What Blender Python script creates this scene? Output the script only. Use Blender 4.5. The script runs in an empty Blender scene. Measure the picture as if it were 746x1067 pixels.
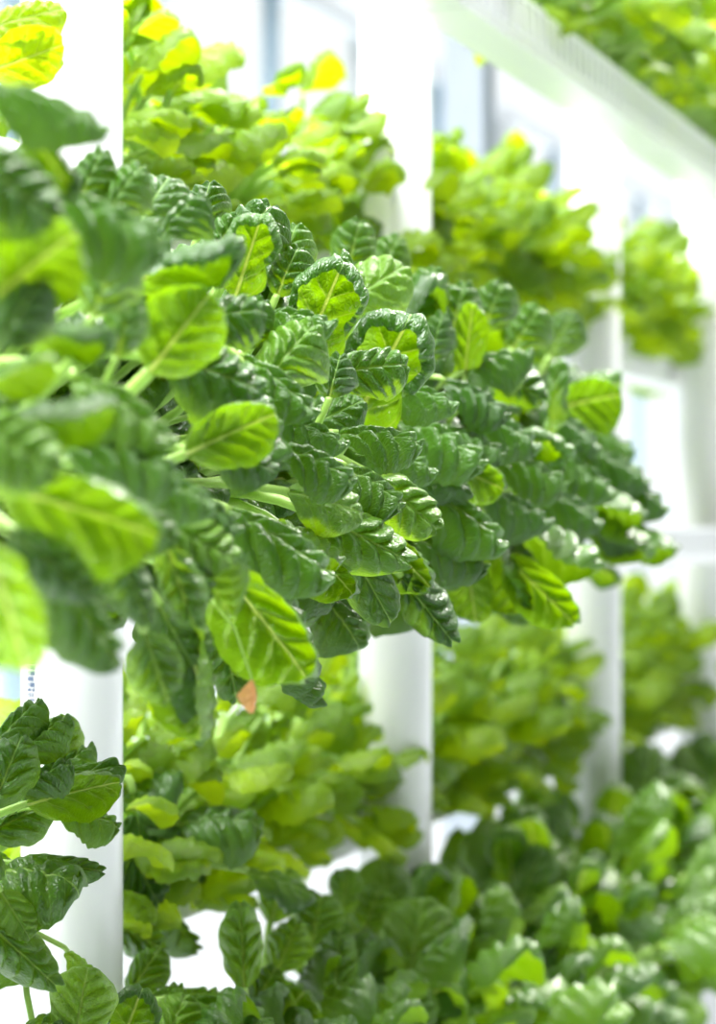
import bpy, math, random
from mathutils import Vector, Matrix, noise
random.seed(7)
PI = math.pi
C = bpy.context.scene.collection
# ---------------------------------------------------------------- camera frame
TH = math.radians(19.5); S, K = math.sin(TH), math.cos(TH)
F_PX, HZ, H = 2500.0, 545.0, 1.4
RIGHT = Vector((K, S, 0)); FWD = Vector((-S, K, 0)); UP = Vector((0, 0, 1)); EYE = Vector((0, 0, H))
def at(px, py, z): return EYE + FWD*z + RIGHT*((px-373)/F_PX*z) + UP*((HZ-py)/F_PX*z)
def zl(px, L): return L/(S - K*(px-373)/F_PX)          # depth of a pixel column on the plane x = -L
def cdir(x, y, z): return (RIGHT*x + UP*y - FWD*z)      # camera axes: right, up, towards the camera

def tag(o, label=None, cat=None, group=None, kind=None):
    if label: o['label'] = label
    if cat: o['category'] = cat
    if group: o['group'] = group
    if kind: o['kind'] = kind
    return o
def empty(name, loc, parent=None):
    o = bpy.data.objects.new(name, None); C.objects.link(o); o.location = loc; o.empty_display_size = .05
    if parent: o.parent = parent
    return o
def link(name, me, mat=None, parent=None):
    if mat and not me.materials: me.materials.append(mat)
    o = bpy.data.objects.new(name, me); C.objects.link(o)
    if parent: o.parent = parent
    return o
class MB:
    def __init__(s): s.v = []; s.f = []; s.uv = []; s.sm = True
    def box(s, a, b):
        x0, y0, z0 = a; x1, y1, z1 = b; n = len(s.v)
        s.v += [(x0,y0,z0),(x1,y0,z0),(x1,y1,z0),(x0,y1,z0),(x0,y0,z1),(x1,y0,z1),(x1,y1,z1),(x0,y1,z1)]
        s.f += [tuple(n+i for i in q) for q in ((0,3,2,1),(4,5,6,7),(0,1,5,4),(1,2,6,5),(2,3,7,6),(3,0,4,7))]; return s
    def tube(s, pts, rad, seg=8, flat=1.0, upv=Vector((0,0,1)), caps=True):
        n0 = len(s.v); m = len(pts)
        for i, p in enumerate(pts):
            t = (pts[min(i+1,m-1)] - pts[max(i-1,0)]); t = t.normalized() if t.length > 1e-9 else Vector((0,0,1))
            u = t.cross(upv)
            if u.length < 1e-4: u = t.cross(Vector((1,0,.1)))
            u.normalize(); w = u.cross(t)
            for k in range(seg):
                a = 2*PI*k/seg; s.v.append(tuple(p + u*(math.cos(a)*rad[i]) + w*(math.sin(a)*rad[i]*flat)))
        for i in range(m-1):
            for k in range(seg):
                a = n0+i*seg+k; b = n0+i*seg+(k+1) % seg
                s.f.append((a, b, b+seg, a+seg))
        if caps: s.f.append(tuple(n0+k for k in range(seg))[::-1]); s.f.append(tuple(n0+(m-1)*seg+k for k in range(seg)))
        return s
    def mesh(s, name, smooth=False):
        me = bpy.data.meshes.new(name); me.from_pydata([tuple(v) for v in s.v], [], s.f)
        if s.uv:
            l = me.uv_layers.new(name='UVMap')
            for i, lp in enumerate(me.loops): l.data[i].uv = s.uv[lp.vertex_index]
        if smooth: me.polygons.foreach_set('use_smooth', [True]*len(me.polygons))
        me.update(); return me
    def build(s, name, mat, parent=None, smooth=False, bevel=0):
        o = link(name, s.mesh(name, smooth), mat, parent)
        if bevel:
            b = o.modifiers.new('b', 'BEVEL'); b.width = bevel; b.segments = 2; b.limit_method = 'ANGLE'
        return o

# ---------------------------------------------------------------- materials
class NT:
    def __init__(s, name):
        s.m = bpy.data.materials.new(name); s.m.use_nodes = True; s.t = s.m.node_tree; s.t.nodes.clear()
    def n(s, ty, ins=None, **kw):
        nd = s.t.nodes.new(ty)
        for k, v in kw.items(): setattr(nd, k, v)
        for k, v in (ins or {}).items():
            if hasattr(v, 'outputs'): v = v.outputs[0]
            if isinstance(v, bpy.types.NodeSocket): s.t.links.new(v, nd.inputs[k])
            else: nd.inputs[k].default_value = v
        return nd
    def math(s, op, a, b=0.0, clamp=False):
        nd = s.n('ShaderNodeMath', {0: a, 1: b}, operation=op); nd.use_clamp = clamp; return nd
    def mix(s, f, a, b):
        nd = s.t.nodes.new('ShaderNodeMix'); nd.data_type = 'RGBA'
        for i, v in ((0, f), (6, a), (7, b)):
            if hasattr(v, 'outputs'): v = v.outputs[2] if v.bl_idname == 'ShaderNodeMix' else v.outputs[0]
            if isinstance(v, bpy.types.NodeSocket): s.t.links.new(v, nd.inputs[i])
            else: nd.inputs[i].default_value = v
        return nd
    def out(s, sh):
        o = s.t.nodes.new('ShaderNodeOutputMaterial'); s.t.links.new(sh.outputs[0], o.inputs[0]); return s.m
def rgb(r, g, b): return (r, g, b, 1)
def plain(name, col, rough=.5, spec=.5, noise_amt=.06, scale=6, metallic=0, bump=0):
    t = NT(name); tc = t.n('ShaderNodeTexCoord')
    nz = t.n('ShaderNodeTexNoise', {'Vector': tc.outputs['Object'], 'Scale': scale, 'Detail': 3})
    c2 = tuple(c*(1-noise_amt*2) for c in col[:3])+(1,)
    mx = t.mix(nz.outputs[0], rgb(*[min(1, c*(1+noise_amt)) for c in col[:3]]), c2)
    p = t.n('ShaderNodeBsdfPrincipled', {'Base Color': mx.outputs[2], 'Roughness': rough, 'Specular IOR Level': spec, 'Metallic': metallic})
    if bump:
        b = t.n('ShaderNodeBump', {'Height': nz.outputs[0], 'Strength': bump}); t.t.links.new(b.outputs[0], p.inputs['Normal'])
    return t.out(p)
NV = 5.5           # lateral veins over a blade's length
def leaf_mat(name, top, under, glow, trans=.45, rough=.36, var=.25):
    t = NT(name); uv = t.n('ShaderNodeUVMap'); sp = t.n('ShaderNodeSeparateXYZ', {0: uv})
    x, y = sp.outputs[0], sp.outputs[1]
    ay = t.math('ABSOLUTE', t.math('SUBTRACT', y, .5))
    # midrib: wide at the base, thin at the tip
    wd = t.math('MULTIPLY_ADD', x, -.020); wd.inputs[2].default_value = .030
    mid = t.math('SUBTRACT', 1.0, t.math('DIVIDE', ay, wd), clamp=True)
    mid = t.math('MULTIPLY', mid, 2.2, clamp=True)
    ph = t.math('MULTIPLY', t.math('SUBTRACT', x, t.math('MULTIPLY', ay, .75)), NV*PI)
    sn = t.math('ABSOLUTE', t.math('SINE', ph))
    vein = t.math('SUBTRACT', 1.0, t.math('MULTIPLY', sn, 5.5), clamp=True)
    vein = t.math('MULTIPLY', vein, t.math('SUBTRACT', 1.0, t.math('MULTIPLY', ay, 1.9), clamp=True))
    vall = t.math('MAXIMUM', mid, t.math('MULTIPLY', vein, .45))
    oi = t.n('ShaderNodeObjectInfo'); geo = t.n('ShaderNodeNewGeometry')
    isl = geo.outputs['Random Per Island']
    rnd = t.math('FRACT', t.math('ADD', oi.outputs['Random'], isl))
    nz = t.n('ShaderNodeTexNoise', {'Vector': uv.outputs[0], 'Scale': 5.0, 'Detail': 4})
    blot = t.math('MULTIPLY_ADD', nz.outputs[0], .5); blot.inputs[2].default_value = -.25
    k = t.math('ADD', t.math('MULTIPLY', rnd, 1.0), blot, clamp=True)
    def sc(c, s, g=1.0): return rgb(c[0]*s*g, c[1]*s, c[2]*s)
    topc = t.mix(k, sc(top, 1-var), sc(top, 1+var*1.6, 1.25))
    topc = t.mix(vall, topc, sc((.16, .30, .07), 1))
    undc = t.mix(k, sc(under, 1-var*.6), sc(under, 1+var*.6))
    undc = t.mix(vall, undc, sc((.52, .62, .16), 1))
    base = t.mix(geo.outputs['Backfacing'], topc, undc)
    gl = t.mix(k, sc(glow, 1-var*.6), sc(glow, 1+var*.4, 1.15))
    gl = t.mix(t.math('MULTIPLY', vall, .8), gl, sc((.62, .72, .10), 1))
    vo = t.n('ShaderNodeTexVoronoi', {'Vector': uv.outputs[0], 'Scale': 26.0}, feature='DISTANCE_TO_EDGE')
    bh = t.math('ADD', t.math('MULTIPLY', t.math('MINIMUM', vo.outputs[0], .25), 1.2), t.math('MULTIPLY', nz.outputs[0], .5))
    bh = t.math('SUBTRACT', bh, t.math('MULTIPLY', vall, .6))
    bp = t.n('ShaderNodeBump', {'Height': bh, 'Strength': .7, 'Distance': .002})
    p = t.n('ShaderNodeBsdfPrincipled', {'Base Color': base.outputs[2], 'Roughness': rough, 'Specular IOR Level': .55, 'Normal': bp.outputs[0]})
    tr = t.n('ShaderNodeBsdfTranslucent', {'Color': gl.outputs[2], 'Normal': bp.outputs[0]})
    m = t.n('ShaderNodeMixShader', {0: trans, 1: p, 2: tr}); return t.out(m)
def stalk_mat(name, col, glow):
    t = NT(name); tc = t.n('ShaderNodeTexCoord')
    nz = t.n('ShaderNodeTexNoise', {'Vector': tc.outputs['Object'], 'Scale': 40, 'Detail': 2})
    c = t.mix(nz.outputs[0], rgb(*[v*.8 for v in col]), rgb(*[min(1, v*1.2) for v in col]))
    p = t.n('ShaderNodeBsdfPrincipled', {'Base Color': c.outputs[2], 'Roughness': .35, 'Subsurface Weight': 0})
    tr = t.n('ShaderNodeBsdfTranslucent', {'Color': rgb(*glow)})
    m = t.n('ShaderNodeMixShader', {0: .35, 1: p, 2: tr}); return t.out(m)

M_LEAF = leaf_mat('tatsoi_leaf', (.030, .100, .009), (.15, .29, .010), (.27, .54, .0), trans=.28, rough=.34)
M_LIGHT = leaf_mat('leaf_backlit_tint', (.13, .26, .022), (.33, .46, .02), (.50, .74, .0), trans=.50)  # yellow of the backlit rear rows put into the leaf colours
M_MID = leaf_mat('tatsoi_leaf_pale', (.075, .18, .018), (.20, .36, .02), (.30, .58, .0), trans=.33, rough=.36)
M_STALK = stalk_mat('leaf_stalk', (.42, .60, .16), (.50, .74, .10))
M_DRY = plain('withered_leaf', (.75, .38, .12), .6)
M_PIPE = plain('white_pvc', (.86, .86, .86), .28, .5, .015, 3)
M_TRAY = plain('white_tray_plastic', (.86, .87, .87), .35, .5, .02, 4)
M_PRINT = plain('grey_print', (.10, .14, .22), .5)
M_FRAME = plain('white_window_frame', (.80, .82, .84), .4)
M_BLUE = plain('blue_mullion', (.42, .55, .66), .4)
M_GREYC = plain('grey_column', (.36, .40, .46), .5)
M_FLOOR = plain('pale_floor', (.26, .28, .30), .45, .4, .05, 1.5)
M_SOIL = plain('growing_medium', (.05, .04, .03), .9, .2, .3, 60)
def glass():
    t = NT('window_glass'); tr = t.n('ShaderNodeBsdfTransparent', {'Color': rgb(.97, .985, .98)})
    g = t.n('ShaderNodeBsdfGlossy', {'Color': rgb(1, 1, 1), 'Roughness': .05})
    lw = t.n('ShaderNodeLayerWeight', {'Blend': .15})
    m = t.n('ShaderNodeMixShader', {0: t.math('MULTIPLY', lw.outputs['Fresnel'], .6), 1: tr, 2: g}); return t.out(m)
M_GLASS = glass()

# ---------------------------------------------------------------- leaf blades
def blade(seed, rings=24, segs=72, cup=.5, arch=.5, roll=0.0, band=.25, rib=.05, blister=.018, wav=.04, fold=.0):
    """Puckered spoon-shaped blade, base at the origin, tip at +X, upper face +Z, unit length and width."""
    rnd = random.Random(seed); off = Vector((seed*7.3, seed*3.1, 0)); V = []; UVs = []; Fs = []
    def shape(fx, fy, R, rho, t):
        # fx, fy flat coordinates; roll the rim under along the radius
        dx, dy = math.cos(t), math.sin(t)
        z = 0.0; ay = abs(fy)
        env = min(1, ay/.07)**.8 * min(1, (1-rho)*3.2+.35)
        wp = noise.noise(Vector((fx*3, fy*4, 7))+off)*.07
        s = abs(math.sin(NV*PI*(fx-.75*ay+wp)))
        rib_ = rib*(1+.5*noise.noise(Vector((fx*4, fy*4, 9))+off))
        z += rib_*(s**.8-.5)*env * min(1, fx*4) * (1-.75*rho**7)
        nz = noise.noise(Vector((fx*6, fy*6, 0))+off) + .8*abs(noise.noise(Vector((fx*11, fy*11, 3))+off))
        z += blister*2.2*nz*min(1, ay/.05)
        z -= .030*math.exp(-(ay/.03)**2)*(1-fx*.6)
        x, y = fx, fy
        if roll:
            e = (1-rho)*R
            ramp = min(1, max(0, (fx-.12)/.2))
            b = band*(1+.25*noise.noise(Vector((t*1.5, seed, 0))))
            if e < b:
                r = b/(roll*ramp+.001); sarc = b-e; a = sarc/r
                bx, by = x-dx*sarc, y-dy*sarc
                x = bx+dx*r*math.sin(a); y = by+dy*r*math.sin(a); dz = r*(1-math.cos(a))
                # ruffles on the rolled rim
                q = 1+.14*math.sin(t*19+seed)*sarc/b
                z = z*math.cos(a*.5) - dz*q; x += dx*z*.15
        z -= cup*y*y*2.0
        z += wav*math.sin(t*3+seed)*rho**3
        z += fold*abs(y)
        if arch:                          # bend down along the length
            a = arch*x; r = 1/arch
            xx = r*math.sin(a); zz = -r*(1-math.cos(a)); z2 = z
            x, z = xx+z2*math.sin(a), zz+z2*math.cos(a)
        return (x, y, z)
    c = Vector((.52, 0))
    def outline(t):
        x = .52+.48*math.cos(t)+.0; y = .5*math.sin(t)*(.80+.24*x)
        if x < .2: y *= .5+.5*(max(x,0)/.2)**.7
        rr = 1+.012*math.sin(t*11+seed*2)+.02*noise.noise(Vector((math.cos(t)*2, math.sin(t)*2, seed)))
        if x < .1: rr = 1
        return Vector((c.x+(x-c.x)*rr, y*rr))
    V.append(shape(c.x, .0001, .5, 0, 0)); UVs.append((c.x, .5))
    for i in range(1, rings+1):
        rho = (i/rings)**.9
        for k in range(segs):
            t = 2*PI*k/segs; o = outline(t); d = o-c; p = c+d*rho; ta = math.atan2(d.y, d.x)
            V.append(shape(p.x, p.y, d.length, rho, ta)); UVs.append((p.x, .5+p.y))
    for k in range(segs): Fs.append((0, 1+k, 1+(k+1) % segs))
    for i in range(rings-1):
        for k in range(segs):
            a = 1+i*segs+k; b = 1+i*segs+(k+1) % segs
            Fs.append((a, a+segs, b+segs, b))
    return V, Fs, UVs
KIND = {   # look of the blade
 'c': [dict(cup=.75, arch=.55, roll=1.3, band=.22, rib=.13), dict(cup=.9, arch=.8, roll=1.6, band=.20, rib=.12), dict(cup=.6, arch=.6, roll=1.5, band=.26, rib=.14, wav=.06)],
 'r': [dict(cup=.3, arch=.35, roll=3.3, band=.25, rib=.055, blister=.018), dict(cup=.35, arch=.5, roll=3.0, band=.23, rib=.06, blister=.018)],
 'f': [dict(cup=.5, arch=.4, roll=1.5, band=.18, rib=.07), dict(cup=.45, arch=.6, roll=1.3, band=.18, rib=.05, wav=.06)],
 'a': [dict(cup=.9, arch=1.25, roll=1.4, band=.2, rib=.085), dict(cup=.7, arch=1.5, roll=1.2, band=.22, rib=.12)],
}
BM = {}
def mesh_of(kind, var, mat, hi=True):
    key = (kind, var, mat.name, hi)
    if key not in BM:
        p = KIND[kind][var % len(KIND[kind])]
        V, Fs, UVs = blade(11+var*5+ord(kind)*.37, *((26, 80) if hi else (10, 34)), **p)
        b = MB(); b.v, b.f, b.uv = V, Fs, UVs; me = b.mesh('leaf_blade', True); me.materials.append(mat); BM[key] = me
    return BM[key]
BV = {}
def verts_of(kind, var):
    key = (kind, var)
    if key not in BV: BV[key] = blade(31+var*5+ord(kind)*.37, 9, 30, **KIND[kind][var % len(KIND[kind])])
    return BV[key]
def frame(base, tip, nrm, L, W):
    x = tip.normalized(); z = nrm - x*nrm.dot(x)
    if z.length < 1e-3: z = x.orthogonal()
    z.normalize(); y = z.cross(x)
    m = Matrix((( x.x*L, y.x*W, z.x*(L+W)/2, base.x), (x.y*L, y.y*W, z.y*(L+W)/2, base.y), (x.z*L, y.z*W, z.z*(L+W)/2, base.z), (0,0,0,1)))
    return m, x, z
def stalk_pts(c, b, d, n=9):
    ln = (b-c).length; p1 = c + (Vector((.25, 0, .25)) + (b-c).normalized()).normalized()*ln*.4; p2 = b - d*ln*.35; r = []
    for i in range(n):
        t = i/(n-1); r.append(c*(1-t)**3 + p1*(3*t*(1-t)**2) + p2*(3*t*t*(1-t)) + b*t**3)
    return r
def add_leaf(root, crown, base, tip, nrm, L, W, kind='c', var=0, mat=None, hi=True):
    """one leaf: blade (mesh shared by look) and its stalk"""
    m, x, z = frame(base, tip, nrm, L, W)
    o = link('leaf', mesh_of(kind, var, mat or M_LEAF, hi), None, root)
    o.matrix_local = Matrix.Translation(-root.location) @ m
    pts = stalk_pts(crown, base, x); pts += [base + x*L*.06 - z*L*.01]
    w = min(.0075, W*.085); b = MB()
    inv = m.inverted()
    b.tube(pts, [w*1.25-(w*.55)*i/(len(pts)-1) for i in range(len(pts))], 8, .6, z)
    b.v = [tuple(inv @ Vector(v)) for v in b.v]
    b.build('leaf_stalk', M_STALK, o, True)
    return o

# ---------------------------------------------------------------- setting
fl = MB().box((-9, -2, -.1), (4, 26, 0)).build('floor', M_FLOOR); tag(fl, kind='structure')

# rack: posts, trays
POST_R, POST_X = .046, -.9685
post_y = []
for px in (75, 412, 618, 730):
    z = zl(px, -POST_X); p = at(px, HZ, z); post_y.append(p.y)
post_y.append(post_y[-1]+.9); post_y.append(post_y[-1]+.9)
names = ['thick white plastic pipe post nearest the camera, printed along its side',
         'second white pipe post along the rack, leaves crossing its lower half',
         'third white pipe post, out of focus beyond the dark leaves',
         'fourth white pipe post, blurred at the edge of the view', 'fifth white pipe post of the rack, far end', 'last white pipe post of the rack, far end']
def pipe(x, y, h, lab):
    r = empty('rack_post', (x, y, 0)); tag(r, lab, 'post', 'white pipe posts of the rack')
    n = 48; b = MB(); b.tube([Vector((0,0,.012)), Vector((0,0,h))], [POST_R]*2, n)
    b.build('pipe', M_PIPE, r, True).data.polygons.foreach_set('use_smooth', [len(p.vertices) == 4 for p in r.children[0].data.polygons])
    MB().tube([Vector((0,0,0)), Vector((0,0,.012)), Vector((0,0,.03))], [POST_R+.03, POST_R+.028, POST_R+.004], 32).build('foot_flange', M_PIPE, r)
    return r
posts = [pipe(POST_X, y, 2.6, nm) for y, nm in zip(post_y, names)]
# printing running up the first pipe
def pr(z0, z1, ang):
    b = MB(); rr = random.Random(int(z0*100)); z = z0; r = POST_R+.0004
    while z < z1:
        w = rr.choice((.0016, .0026, .004)); a0 = ang
        for k in range(3):
            if rr.random() < .92:
                s0 = a0+k*.075; s1 = s0+rr.choice((.04, .075)); n = len(b.v)
                for (a, q) in ((s0, z), (s1, z), (s1, z+w), (s0, z+w)): b.v.append((r*math.cos(a), r*math.sin(a), q))
                b.f.append((n, n+1, n+2, n+3))
        z += w+.0013
    return b
cam_ang = math.atan2(-post_y[0], -POST_X)      # direction from the post to the camera
left = cam_ang - math.radians(58)
pm = pr(H-.165, H-.085, left); q = pr(H-.365, H-.30, left+.05)
pm.build('printed_marking', M_PRINT, posts[0]); q.build('printed_marking', M_PRINT, posts[0])

def tray(x0, x1, zt, y0, y1, lab, grp, name='growing_tray'):
    """channel with side walls, lipped rims, moulded ribs, planting cover"""
    r = empty(name, ((x0+x1)/2, (y0+y1)/2, zt-.066)); tag(r, lab, 'growing tray', grp)
    w = (x1-x0)/2; l = (y1-y0)/2-.003; h = .066; t = .003
    b = MB(); b.box((-w, -l, 0), (w, l, t)); b.box((-w, -l, t), (-w+t, l, h)); b.box((w-t, -l, t), (w, l, h))
    b.box((-w+t, -l, t), (w-t, -l+t, h)); b.box((-w+t, l-t, t), (w-t, l, h))
    b.build('channel', M_TRAY, r, bevel=.001)
    b = MB(); b.box((w, -l, h-.008), (w+.004, l, h)); b.box((-w-.004, -l, h-.008), (-w, l, h)); b.build('rim', M_TRAY, r, bevel=.001)
    b = MB(); k = int(2*l/.035)
    for i in range(k):
        y = -l+.015+i*(2*l-.03)/(k-1); b.box((w, y-.006, .018), (w+.0035, y+.006, h-.008)); b.box((-w-.0035, y-.006, .018), (-w, y+.006, h-.008))
    o = b.build('moulded_rib', M_TRAY, r); tag(o, kind='stuff')
    MB().box((-w+t, -l+t, h-.014), (w-t, l-t, h-.008)).build('cover', M_TRAY, r)
    return r
FX = (-.918, -.845); BX = (-1.102, -1.0195)
TOPS = [('top', .690), ('middle', -.007), ('bottom', -.700)]
edges_f = [1.05, 2.05, 2.78, 3.57, 4.15, 4.85, 5.55, 6.3]
def nth(i): return ['first', 'second', 'third', 'fourth', 'fifth', 'sixth', 'seventh', 'eighth', 'ninth'][i]
for lv, zt in TOPS:
    k = 0
    for a, b in zip(edges_f, edges_f[1:]):
        if lv == 'top' and a < 2: continue
        tray(FX[0], FX[1], H+zt, a, b, f'white ribbed tray, {lv} front row, {nth(k)} from the near end', f'{lv} front row of trays'); k += 1
for lv, zt in (('upper', .345), ('lower', -.353), ('lowest', -1.05)):
    k = 0
    for a, b in zip(edges_f, edges_f[1:]):
        if a < 1.0: continue
        tray(BX[0], BX[1], H+zt, a+.1, b+.1, f'white tray behind the posts, {lv} back row, {nth(k)} from the near end', f'{lv} back row of trays'); k += 1
# brackets holding the trays to the posts
for i, y in enumerate(post_y):
    pass

# window wall beyond the rack
WX = -3.0
wy0, wy1 = 3.0, 22.0
w = MB().box((WX-.15, wy0, 0), (WX, wy1, .55)).build('wall_left', M_FRAME); tag(w, kind='structure')
w = MB().box((WX-.15, wy0, 3.3), (WX, wy1, 3.6)).build('trim_1', M_FRAME); tag(w, kind='structure')
i = 1; y = wy0
while y < wy1-.1:
    y2 = y+1.9
    b = MB(); t = .05
    b.box((WX-.1, y, .55), (WX-.02, y+t, 3.3)); b.box((WX-.1, y2-t, .55), (WX-.02, y2, 3.3)); b.box((WX-.1, y+t, .55), (WX-.02, y2-t, .55+t)); b.box((WX-.1, y+t, 3.3-t), (WX-.02, y2-t, 3.3))
    b.box((WX-.09, y+t, 1.18), (WX-.03, y2-t, 1.23))
    wn = b.build(f'window_{i}', M_FRAME); tag(wn, kind='structure')
    MB().box((WX-.085, y+.93, .55+t), (WX-.035, y+.97, 3.3-t)).build('mullion', M_BLUE, wn)
    MB().box((WX-.064, y+t, .55+t), (WX-.058, y2-t, 3.3-t)).build('pane', M_GLASS, wn)
    i += 1; y = y2
# steel column standing between the rack and the windows
pc = at(489, HZ, 6.4)
g = empty('support_column', (pc.x, pc.y, 0)); tag(g, 'tall grey steel column standing behind the rack by the windows', 'column')
b = MB(); b.box((-.055, -.055, .012), (.055, -.047, 3.3)); b.box((-.055, .047, .012), (.055, .055, 3.3)); b.box((-.006, -.047, .012), (.006, .047, 3.3)); b.build('shaft', M_GREYC, g)
MB().box((-.1, -.1, 0), (.1, .1, .012)).build('base_plate', M_GREYC, g)

# ---------------------------------------------------------------- hero plants of the middle tray
CRX = -.885
crowns = []; lab_mid = [
 'blurred tatsoi plant nearest the camera at the left edge, middle tray',
 'blurred tatsoi in front of the first post with large glowing leaf backs',
 'tatsoi just past the first post, its rounded glowing leaf backs facing out',
 'sharp tatsoi with a curled ring-rimmed leaf, left of the second post',
 'sharp tatsoi at the second post, small ribbed leaf framed by a glowing curled one',
 'tatsoi with layered ribbed leaves, first one beyond the second post, middle tray',
 'slightly soft tatsoi, second one beyond the second post, middle tray',
 'soft tatsoi with an upright glowing leaf back, third beyond the second post',
 'blurred tatsoi in the middle tray, fourth beyond the second post',
 'blurred tatsoi with a round glowing leaf back near the third post',
 'blurred tatsoi of the middle tray, second to last before the bare tray',
 'last tatsoi of the middle row, its leaves hanging over the bare tray']
n_mid = len(lab_mid)
for i in range(n_mid):
    y = 1.12 + i*(2.98-1.12)/(n_mid-1)
    r = empty('tatsoi_plant', (CRX, y, H-.012)); tag(r, lab_mid[i], 'leafy vegetable', 'tatsoi plants in the middle front tray')
    crowns.append((Vector((CRX, y, H-.012)), r))
    b = MB(); b.tube([Vector((0,0,-.006)), Vector((0,0,.006)), Vector((0,0,.022))], [.022, .020, .010], 14); b.build('crown', M_STALK, r, True)
    b = MB(); b.tube([Vector((0,0,-.008)), Vector((0,0,.004))], [.026, .029], 20); b.build('net_cup', M_SOIL, r)

N = {'T': (0, .35, .93), 'U': (-.1, .85, .55), 'B': (.05, .35, -.93), 'V': (0, .85, -.50), 'L': (-.6, .5, .6), 'R': (.6, .4, .7), 'D': (.6, .35, -.72), 'E': (.85, .5, .2)}
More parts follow.
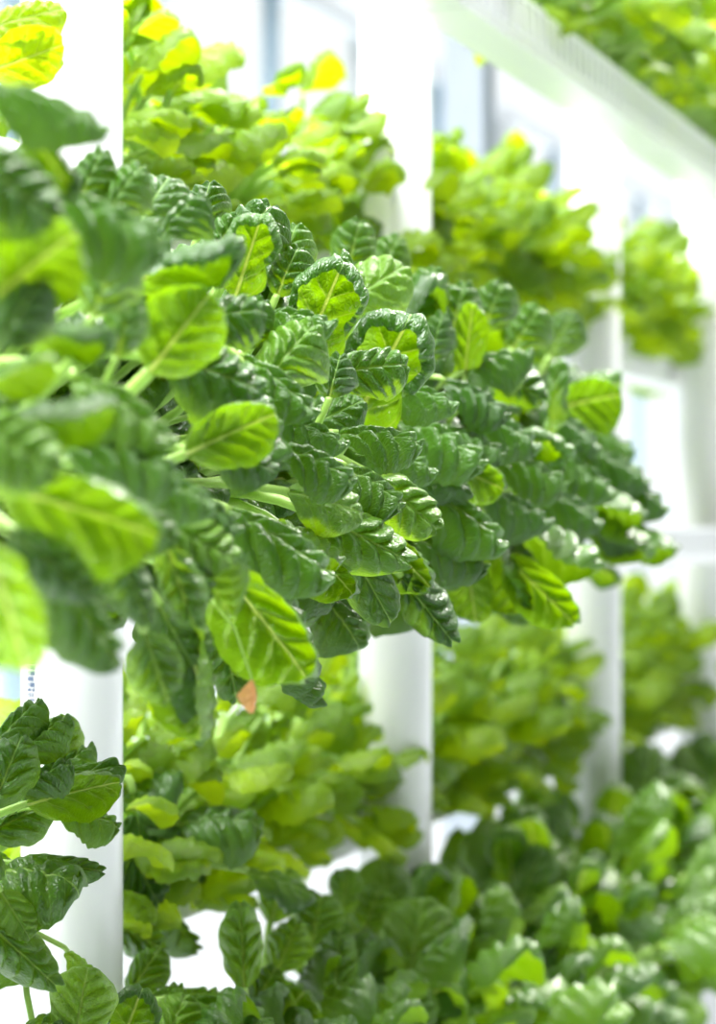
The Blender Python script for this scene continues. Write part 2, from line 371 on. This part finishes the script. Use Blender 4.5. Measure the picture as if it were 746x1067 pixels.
# px, py (blade middle), length px, width px, angle, facing, look, lateral distance, pitch towards the camera
HERO = [
 (38,272,135,100,40,'B','f',.50,0),(190,343,112,92,52,'B','f',.60,0),(195,262,150,62,25,'V','r',.61,5),(115,215,175,75,-12,'U','c',.50,10),
 (160,202,82,75,65,'T','f',.70,-10),(213,208,52,46,80,'T','c',.73,0),(268,228,78,72,62,'T','c',.72,-10),(262,258,95,70,72,'B','r',.68,0),
 (233,268,66,50,80,'T','f',.71,0),(338,318,125,90,68,'B','r',.665,0),(312,321,88,52,8,'U','c',.640,15),(304,358,84,74,55,'T','c',.625,5),
 (392,292,98,74,38,'T','f',.70,-10),(402,378,150,112,62,'B','r',.66,0),(393,379,80,58,12,'T','c',.625,10),(349,386,54,44,78,'T','c',.635,0),
 (350,428,74,50,30,'T','f',.67,0),(402,447,98,46,2,'U','c',.625,15),(440,404,88,38,-5,'U','c',.65,10),(472,452,112,56,-20,'U','c',.645,10),
 (450,485,120,46,-8,'U','f',.67,0),(398,502,80,52,-25,'U','c',.615,10),(340,478,92,52,-18,'U','c',.605,15),(345,520,92,60,-10,'T','f',.625,0),
 (432,528,92,58,-36,'T','c',.62,5),(492,532,112,56,-26,'U','c',.635,15),(388,562,118,62,-24,'L','c',.60,10),(303,560,132,74,-24,'U','c',.59,10),
 (285,655,150,84,-48,'B','c',.59,0),(325,660,120,60,-62,'E','c',.60,0),(212,712,130,80,-78,'D','f',.63,0),(188,672,92,68,-62,'T','f',.64,0),(388,612,108,54,-60,'T','f',.64,0),
 (450,642,98,50,-52,'L','c',.64,5),(112,285,88,60,70,'T','c',.57,0),(78,342,110,62,10,'V','r',.54,5),(132,328,84,44,76,'T','c',.58,0),
 (140,416,132,84,-22,'U','c',.54,15),(136,468,146,58,-6,'U','c',.54,15),(25,465,112,88,-25,'T','c',.45,0),(95,530,190,108,-14,'B','f',.47,0),
 (14,640,155,86,-68,'B','f',.44,0),(96,640,135,62,-48,'U','c',.49,10),(143,618,96,50,-66,'T','c',.54,0),(190,620,100,50,-72,'T','c',.565,0),
 (216,612,92,44,-78,'L','c',.58,0),(222,520,98,52,-24,'U','c',.575,10),(212,562,92,68,-20,'T','c',.565,10),(244,448,112,70,26,'B','f',.60,0),
 (292,436,125,62,-56,'E','c',.605,10),(262,478,76,52,-10,'T','c',.62,0),(300,395,105,56,-28,'U','c',.61,15),(232,385,118,82,-12,'T','c',.615,0),
 (243,322,82,62,15,'T','c',.63,5),(20,195,125,88,-32,'T','c',.46,0),(62,178,100,46,-52,'B','r',.55,0),(28,14,90,60,20,'T','f',.80,0),
 (34,58,95,62,20,'B','f',.80,0),(55,100,150,42,-12,'U','c',.52,10),(300,255,60,50,75,'T','c',.74,0),(20,380,90,60,30,'V','f',.50,0),
 (445,300,60,46,70,'T','c',.74,0),(478,318,64,50,75,'T','c',.72,0),(515,312,62,50,70,'T','c',.73,0),(550,335,62,54,60,'T','c',.72,0),
 (585,345,60,50,65,'T','f',.74,0),(488,350,86,36,85,'B','f',.70,0),(455,345,60,40,75,'T','c',.70,0),(520,365,80,46,30,'U','c',.67,5),
 (540,400,88,46,-35,'L','c',.66,5),(575,405,86,30,88,'L','r',.66,0),(616,415,70,66,15,'B','f',.67,0),(505,410,84,44,-20,'U','c',.655,10),
 (530,440,90,46,-18,'U','c',.65,10),(600,440,80,44,-25,'U','c',.66,10),(570,455,88,50,-15,'V','r',.65,0),(615,485,96,50,-22,'U','c',.64,10),
 (560,485,92,48,-12,'U','c',.645,10),(650,480,76,44,-15,'U','c',.66,0),(545,520,90,48,-10,'U','c',.64,10),(598,520,84,44,-20,'U','c',.645,10),
 (592,556,120,50,-14,'V','c',.635,10),(655,542,96,46,-20,'V','c',.64,5),(568,618,104,50,-42,'B','c',.63,0),(500,497,70,48,-20,'B','f',.66,0),
 (478,570,92,42,-14,'U','c',.65,10),(492,618,78,50,-80,'B','f',.70,0),(500,455,80,46,-15,'U','c',.66,5),(330,560,80,50,-20,'V','c',.64,0),
 (668,505,84,44,-18,'U','c',.645,5),(640,515,84,46,-15,'V','c',.65,0),(640,455,70,42,-10,'U','c',.68,0),(676,552,80,38,-14,'V','c',.64,5),(650,545,80,44,-25,'U','c',.645,5),
 (228,722,125,66,-76,'E','f',.625,0),(332,690,96,52,-58,'E','c',.63,0),(165,700,80,56,-70,'T','c',.62,0),(130,190,70,56,60,'T','c',.66,0),(95,175,70,50,70,'T','c',.68,0),(185,215,70,52,60,'U','c',.66,5),(300,275,64,50,70,'T','c',.70,0),(335,275,64,50,60,'U','c',.69,5),(235,240,60,46,60,'T','c',.70,0),
 (540,600,90,56,-50,'D','c',.66,0),(420,470,90,46,-10,'U','c',.66,0),(370,250,66,50,75,'T','c',.78,0),(405,262,60,50,60,'T','c',.79,0),
 (150,540,100,58,-25,'L','c',.53,10),(60,590,120,60,-35,'L','c',.46,10),(260,330,70,46,60,'T','c',.66,0),(60,420,140,60,15,'V','f',.50,0),
 (330,440,90,44,-10,'U','c',.64,10),(180,500,110,52,-12,'U','c',.55,10),(20,320,90,60,60,'T','c',.49,0),(205,590,80,46,-50,'U','c',.58,10),
 (260,600,80,50,-30,'T','f',.64,0),(345,590,90,50,-40,'B','c',.65,0),(240,700,96,56,-82,'T','c',.66,0),(430,590,80,48,-40,'B','c',.66,0),
]
HERO_LOW = [
 (14,748,84,52,55,'U','c',.90,0),(40,762,88,44,48,'U','c',.88,5),(8,800,96,62,70,'T','c',.88,0),(44,802,84,46,38,'U','c',.87,5),
 (70,788,78,46,50,'U','c',.90,0),(84,800,140,52,16,'U','r',.865,0),(82,822,128,62,16,'B','f',.86,0),(98,846,86,48,-6,'U','c',.87,5),
 (74,902,108,36,-4,'T','c',.85,0),(18,956,76,50,-58,'T','f',.86,0),(34,1004,118,60,-42,'T','c',.85,0),(20,850,90,60,30,'T','c',.93,0),(5,905,70,50,-40,'B','f',.93,0),
 (186,960,116,44,-36,'U','c',.965,0),(150,978,74,44,-25,'T','c',.965,0),(152,918,84,56,-62,'T','c',.965,0),(200,900,86,50,-62,'T','c',.965,0),(146,868,90,56,-80,'T','r',.97,0),(240,905,80,46,-50,'U','c',.965,0),(175,850,80,50,-20,'V','c',.96,0),
 (60,770,70,50,80,'T','c',.91,0),(25,780,80,50,60,'T','r',.91,0)]
HERO_BOT = [
 (84,1046,84,72,80,'T','f',.84,0),(104,1018,80,46,-40,'E','c',.86,0),(138,1056,86,66,70,'B','r',.86,0),(182,1062,60,50,70,'T','c',.86,0),
 (253,978,98,46,92,'T','c',.84,0),(236,1046,112,50,-3,'U','c',.83,10),(352,1002,82,46,84,'T','c',.85,0),(368,1056,70,52,60,'T','c',.84,0),
 (432,980,104,84,82,'T','f',.84,0),(424,1052,64,66,82,'T','f',.82,0),(302,1050,70,60,60,'B','c',.86,0),(330,955,60,56,80,'T','c',.90,0),
 (300,982,60,48,70,'T','c',.89,0),(388,945,56,50,70,'T','c',.90,0),(485,965,70,56,75,'T','c',.86,0),(505,1020,80,60,60,'T','c',.84,0),
 (330,1035,70,50,40,'U','c',.85,0),(275,1030,60,44,60,'T','c',.88,0),(205,1030,70,42,20,'U','c',.88,0),(165,1035,64,40,40,'U','c',.90,0),
 (470,1045,80,54,30,'U','c',.82,0),(385,1010,70,54,70,'T','c',.87,0),(150,1010,60,40,60,'T','c',.93,0),(290,930,60,46,75,'T','c',.93,0),
 (360,925,54,44,80,'T','r',.92,0),(460,925,60,46,75,'T','c',.89,0),(540,1000,80,50,50,'U','c',.83,0),(60,1060,70,50,20,'U','c',.86,0)]
def more_crowns(x, zt, ys, labs, grp):
    out = []
    for y, lb in zip(ys, labs):
        r = empty('tatsoi_plant', (x, y, H+zt)); tag(r, lb, 'leafy vegetable', grp); out.append((Vector((x, y, H+zt)), r))
        MB().tube([Vector((0,0,-.006)), Vector((0,0,.006)), Vector((0,0,.022))], [.022, .020, .010], 14).build('crown', M_STALK, r, True)
    return out
low_cr = more_crowns(-1.055, -.358, [1.60, 1.76, 2.12], ['dark ruffled tatsoi at the lower left edge, below the blurred leaves', 'tatsoi reaching across the first white post with one lone puckered leaf', 'tatsoi just past the first post, leaves drooping over the lower back tray'], 'tatsoi in the lower back trays')
bot_cr = more_crowns(-.882, -.705, [1.62, 1.80, 1.98, 2.16, 2.34, 2.52], ['tatsoi with a pale upright leaf at the foot of the first post', 'tatsoi head at the bottom edge just right of the first post',
   'tatsoi head sending up one upright pale leaf against the white tray', 'sharp tatsoi head at the bottom edge between first and second post', 'tatsoi head with round light green leaves below the second post', 'softly blurred tatsoi head just beyond the second post, bottom row'], 'tatsoi heads in the bottom front trays')
hr = random.Random(3)
def nearest(Y, lst): return min(lst, key=lambda c: abs(c[0].y-Y))
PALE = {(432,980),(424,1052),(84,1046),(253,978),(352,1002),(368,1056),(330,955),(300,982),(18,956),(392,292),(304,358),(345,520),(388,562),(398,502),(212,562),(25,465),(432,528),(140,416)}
CR = [crowns, low_cr, bot_cr]
for i_set, (px, py, lp, wp, ang, face, kind, L, pit) in [(0, h) for h in HERO]+[(1, h) for h in HERO_LOW]+[(2, h) for h in HERO_BOT]:
    if i_set == 1: lp *= .86; wp *= .86
    if L < .62 and py < 760: L = .62-(.62-L)*.35
    z = zl(px, L); c = at(px, py, z); sc = z/F_PX*{'r': 1.25, 'c': 1.2, 'f': 1.1, 'a': 1.15}[kind]
    pr_ = math.radians(pit); a = math.radians(ang)
    tip = cdir(math.cos(a)*math.cos(pr_), math.sin(a)*math.cos(pr_), math.sin(pr_)).normalized()
    nv = N[face]; nrm = cdir(nv[0]+hr.uniform(-.12, .12), nv[1]+hr.uniform(-.1, .1), nv[2])
    Ln, Wd = lp*sc, wp*sc*1.12
    base = c - tip*Ln*.5
    cr, root = nearest(c.y-.03, CR[i_set])
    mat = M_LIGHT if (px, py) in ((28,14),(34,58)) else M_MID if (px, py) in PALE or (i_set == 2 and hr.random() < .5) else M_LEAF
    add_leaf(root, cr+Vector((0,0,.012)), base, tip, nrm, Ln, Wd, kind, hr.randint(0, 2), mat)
c = at(262, 706, zl(262, .61)); cr, root = nearest(c.y-.03, crowns)     # one withered leaf hanging under the row
tip = cdir(.15, -1, 0); o = add_leaf(root, cr+Vector((0,0,.012)), c, tip, cdir(.5, .2, .8), .030, .016, 'c', 1, M_DRY, False); o.name = 'withered_leaf'; o['label'] = 'small withered orange leaf'
# fillers: leaves deeper in each crown
for ci, (cr, root) in enumerate(crowns+low_cr+bot_cr):
    rr = random.Random(50+ci)
    big = ci >= len(crowns)+len(low_cr)
    for k in range(54 if ci < len(crowns) else (16 if big else 4)):
        el = rr.uniform(-.35, 1.35); az = rr.uniform(-1.0, 1.0); ln = rr.uniform(.07, .19)
        if big: el = rr.uniform(.3, 1.5); az = rr.uniform(-2, 2); ln = rr.uniform(.14, .22)
        if el < 0: ln *= 1.1
        d = Vector((math.cos(el)*math.cos(az), math.cos(el)*math.sin(az), math.sin(el)))
        if el > .8 and not big: ln *= .9
        if ci < len(crowns) and k >= 36: el = rr.uniform(.75, 1.3); az = rr.uniform(-.8, .8); ln = rr.uniform(.17, .255)*(1-.16*ci/11)
        base = cr + d*ln + Vector((0,0,.015))
        tip = (d + Vector((.25, 0, -.25))).normalized()
        nrm = (Vector((-.5*math.sin(el), 0, 1)) + Vector((rr.uniform(-.4, .4), rr.uniform(-.6, .1), 0)))
        s = rr.uniform(.062, .092)
        if not big and base.x + tip.x*s*1.15 > -.685: continue
        add_leaf(root, cr+Vector((0,0,.012)), base, tip, nrm, s*1.15, s, rr.choice('cccfr'), rr.randint(0, 2), M_LEAF, False)

# ---------------------------------------------------------------- whole plants for the other rows
def plant_meshes(seed, n, spread, rad, size, kinds, out=Vector((1,0,0)), droop=.3, azr=2.4, elr=(-.2, 1.4), short=0.0):
    rr = random.Random(seed); lf = MB(); st = MB(); z0 = Vector((0,0,.012))
    for k in range(n):
        el = rr.uniform(*elr); az = rr.uniform(-azr, azr)
        d = Vector((math.cos(el)*math.cos(az), math.cos(el)*math.sin(az), math.sin(el)))
        ln = rad*rr.uniform(.45, 1.0)*(1-short*max(0, d.x)); base = d*ln
        tip = (d + Vector((droop, 0, -droop))*rr.uniform(.3, 1.5)).normalized()
        nrm = Vector((-.6*d.x, -.6*d.y, 1)) + Vector((rr.uniform(-.4, .4), rr.uniform(-.4, .4), 0))
        s = size*rr.uniform(.75, 1.2); V, Fs, UVs = verts_of(rr.choice(kinds), rr.randint(0, 2))
        m, x, z = frame(base, tip, nrm, s*1.2, s); o = len(lf.v)
        lf.v += [tuple(m @ Vector(v)) for v in V]; lf.f += [tuple(i+o for i in f) for f in Fs]; lf.uv += UVs
        pts = stalk_pts(z0, base, x, 6); w = .0055
        st.tube(pts, [w*1.2-w*.5*i/5 for i in range(6)], 6, .6, z, caps=False)
    st.tube([Vector((0,0,-.004)), Vector((0,0,.02))], [.02, .012], 12)
    a = lf.mesh('foliage', True); b = st.mesh('stalks', True)
    return a, b
def proto(seed, mat, **kw):
    a, b = plant_meshes(seed, **kw); a.materials.append(mat); b.materials.append(M_STALK); return a, b
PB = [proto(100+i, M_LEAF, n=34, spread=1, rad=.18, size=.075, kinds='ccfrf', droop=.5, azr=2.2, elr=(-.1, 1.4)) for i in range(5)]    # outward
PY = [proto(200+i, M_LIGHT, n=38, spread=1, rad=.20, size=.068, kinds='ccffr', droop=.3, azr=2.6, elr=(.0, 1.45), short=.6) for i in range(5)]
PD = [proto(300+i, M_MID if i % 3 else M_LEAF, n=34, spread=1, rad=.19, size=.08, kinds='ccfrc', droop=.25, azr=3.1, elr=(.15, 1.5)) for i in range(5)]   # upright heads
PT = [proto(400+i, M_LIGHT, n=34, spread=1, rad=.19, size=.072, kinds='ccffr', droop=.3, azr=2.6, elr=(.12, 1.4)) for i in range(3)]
def put(protos, i, loc, rz, sc, lab, grp, tilt=0):
    a, b = protos[i % len(protos)]
    r = empty('tatsoi_plant', loc); r.rotation_euler = (0, tilt, rz); r.scale = (sc,)*3
    tag(r, lab, 'leafy vegetable', grp)
    link('foliage', a, None, r); link('stalks', b, None, r); return r
def bay(y):
    k = sum(1 for p in post_y if p < y)
    return ['before the first post', 'between the first and second post', 'between the second and third post', 'between the third and fourth post', 'beyond the fourth post', 'beyond the fifth post', 'beyond the last post'][k]
rr = random.Random(9)
def row(protos, x, zt, y0, y1, dy, adj, grp, sc=1.0, tilt=0, rzr=.5, avoid=()):
    y = y0; i = rr.randint(0, 9); cnt = {}
    while y < y1:
        bb = bay(y); cnt[bb] = cnt.get(bb, 0)+1
        put(protos, i, (x+rr.uniform(-.008, .008), y, H+zt-.008), rr.uniform(-rzr, rzr), sc*rr.uniform(.88, 1.12), f'{adj} {bb}', grp, tilt)
        i += rr.randint(1, 3); y += dy*rr.uniform(.9, 1.1)
BXC = (BX[0]+BX[1])/2
row(PY, BXC, .345, 2.2, 6.9, .165, 'backlit yellow-green tatsoi in the upper back tray', 'tatsoi in the upper back trays', 1.05)
row(PY, BXC, -.353, 2.15, 6.9, .165, 'light green tatsoi in the lower back tray', 'tatsoi in the lower back trays', 1.05, .1)
row(PD, -.882, -.700, 2.70, 6.2, .15, 'dark green tatsoi head in the bottom front tray', 'tatsoi heads in the bottom front trays', 1.2, .1, 3.1)
row(PT, -.882, .690, 3.2, 6.2, .16, 'bright tatsoi hanging over the top tray', 'tatsoi in the top front trays', 1.1, .05)

# ---------------------------------------------------------------- light
W = bpy.data.worlds.new('sky'); bpy.context.scene.world = W; W.use_nodes = True; nt = W.node_tree; nt.nodes.clear()
tc = nt.nodes.new('ShaderNodeTexCoord'); sep = nt.nodes.new('ShaderNodeSeparateXYZ'); nt.links.new(tc.outputs['Generated'], sep.inputs[0])
def mp(src, a, b, c, d):
    m = nt.nodes.new('ShaderNodeMapRange'); m.interpolation_type = 'SMOOTHSTEP'; nt.links.new(src, m.inputs[0])
    for k, v in zip((1, 2, 3, 4), (a, b, c, d)): m.inputs[k].default_value = v
    return m.outputs[0]
dt = nt.nodes.new('ShaderNodeVectorMath'); dt.operation = 'DOT_PRODUCT'; nt.links.new(tc.outputs['Generated'], dt.inputs[0]); dt.inputs[1].default_value = FWD
side = mp(dt.outputs['Value'], -.5, .6, .10, 1.04)       # open glass towards the window side, the rest of the house behind
top = mp(sep.outputs[2], .35, .8, 0, .6)               # glazed roof
low = mp(sep.outputs[2], -.3, 0, -.45, 0)
a1 = nt.nodes.new('ShaderNodeMath'); nt.links.new(side, a1.inputs[0]); nt.links.new(top, a1.inputs[1])
pd = nt.nodes.new('ShaderNodeVectorMath'); pd.operation = 'DOT_PRODUCT'; nt.links.new(tc.outputs['Generated'], pd.inputs[0]); pd.inputs[1].default_value = cdir(-.30, .93, .22).normalized()
patch = mp(pd.outputs['Value'], .86, .96, 0, 26.0)         # bright patch added to the sky overhead, highlights the leaf tops
a3 = nt.nodes.new('ShaderNodeMath'); nt.links.new(a1.outputs[0], a3.inputs[0]); nt.links.new(patch, a3.inputs[1]); a1 = a3
a2 = nt.nodes.new('ShaderNodeMath'); nt.links.new(a1.outputs[0], a2.inputs[0]); nt.links.new(low, a2.inputs[1])
bg = nt.nodes.new('ShaderNodeBackground'); bg.inputs[0].default_value = (.98, 1, 1, 1); nt.links.new(a2.outputs[0], bg.inputs[1])
ow = nt.nodes.new('ShaderNodeOutputWorld'); nt.links.new(bg.outputs[0], ow.inputs[0])
def sun(name, frm, st, ang, col=(1, 1, 1)):
    l = bpy.data.lights.new(name, 'SUN'); l.energy = st; l.angle = math.radians(ang); l.color = col
    o = bpy.data.objects.new(name, l); C.objects.link(o); o.rotation_euler = (-frm).to_track_quat('-Z', 'Y').to_euler(); return o
sun('sun', cdir(.35, .85, -.62), 7.0, 10, (1, .97, .90))

# ---------------------------------------------------------------- camera
cam = bpy.data.cameras.new('camera'); co = bpy.data.objects.new('camera', cam); C.objects.link(co)
co.location = EYE; co.rotation_euler = (PI/2, 0, TH)
cam.sensor_fit = 'VERTICAL'; cam.sensor_height = 36; cam.lens = 36*F_PX/1067; cam.shift_y = (HZ-533.5)/1067
cam.clip_start = .05; cam.clip_end = 200
cam.dof.use_dof = True; cam.dof.focus_distance = 1.92; cam.dof.aperture_fstop = 4.4
sc = bpy.context.scene; sc.camera = co
sc.view_settings.view_transform = 'Standard'; sc.view_settings.look = 'None'; sc.view_settings.gamma = 1; sc.view_settings.exposure = 0.25
sc.view_settings.use_curve_mapping = False
sc.cycles.use_denoising = True
sc.cycles.max_bounces = 10; sc.cycles.transparent_max_bounces = 8
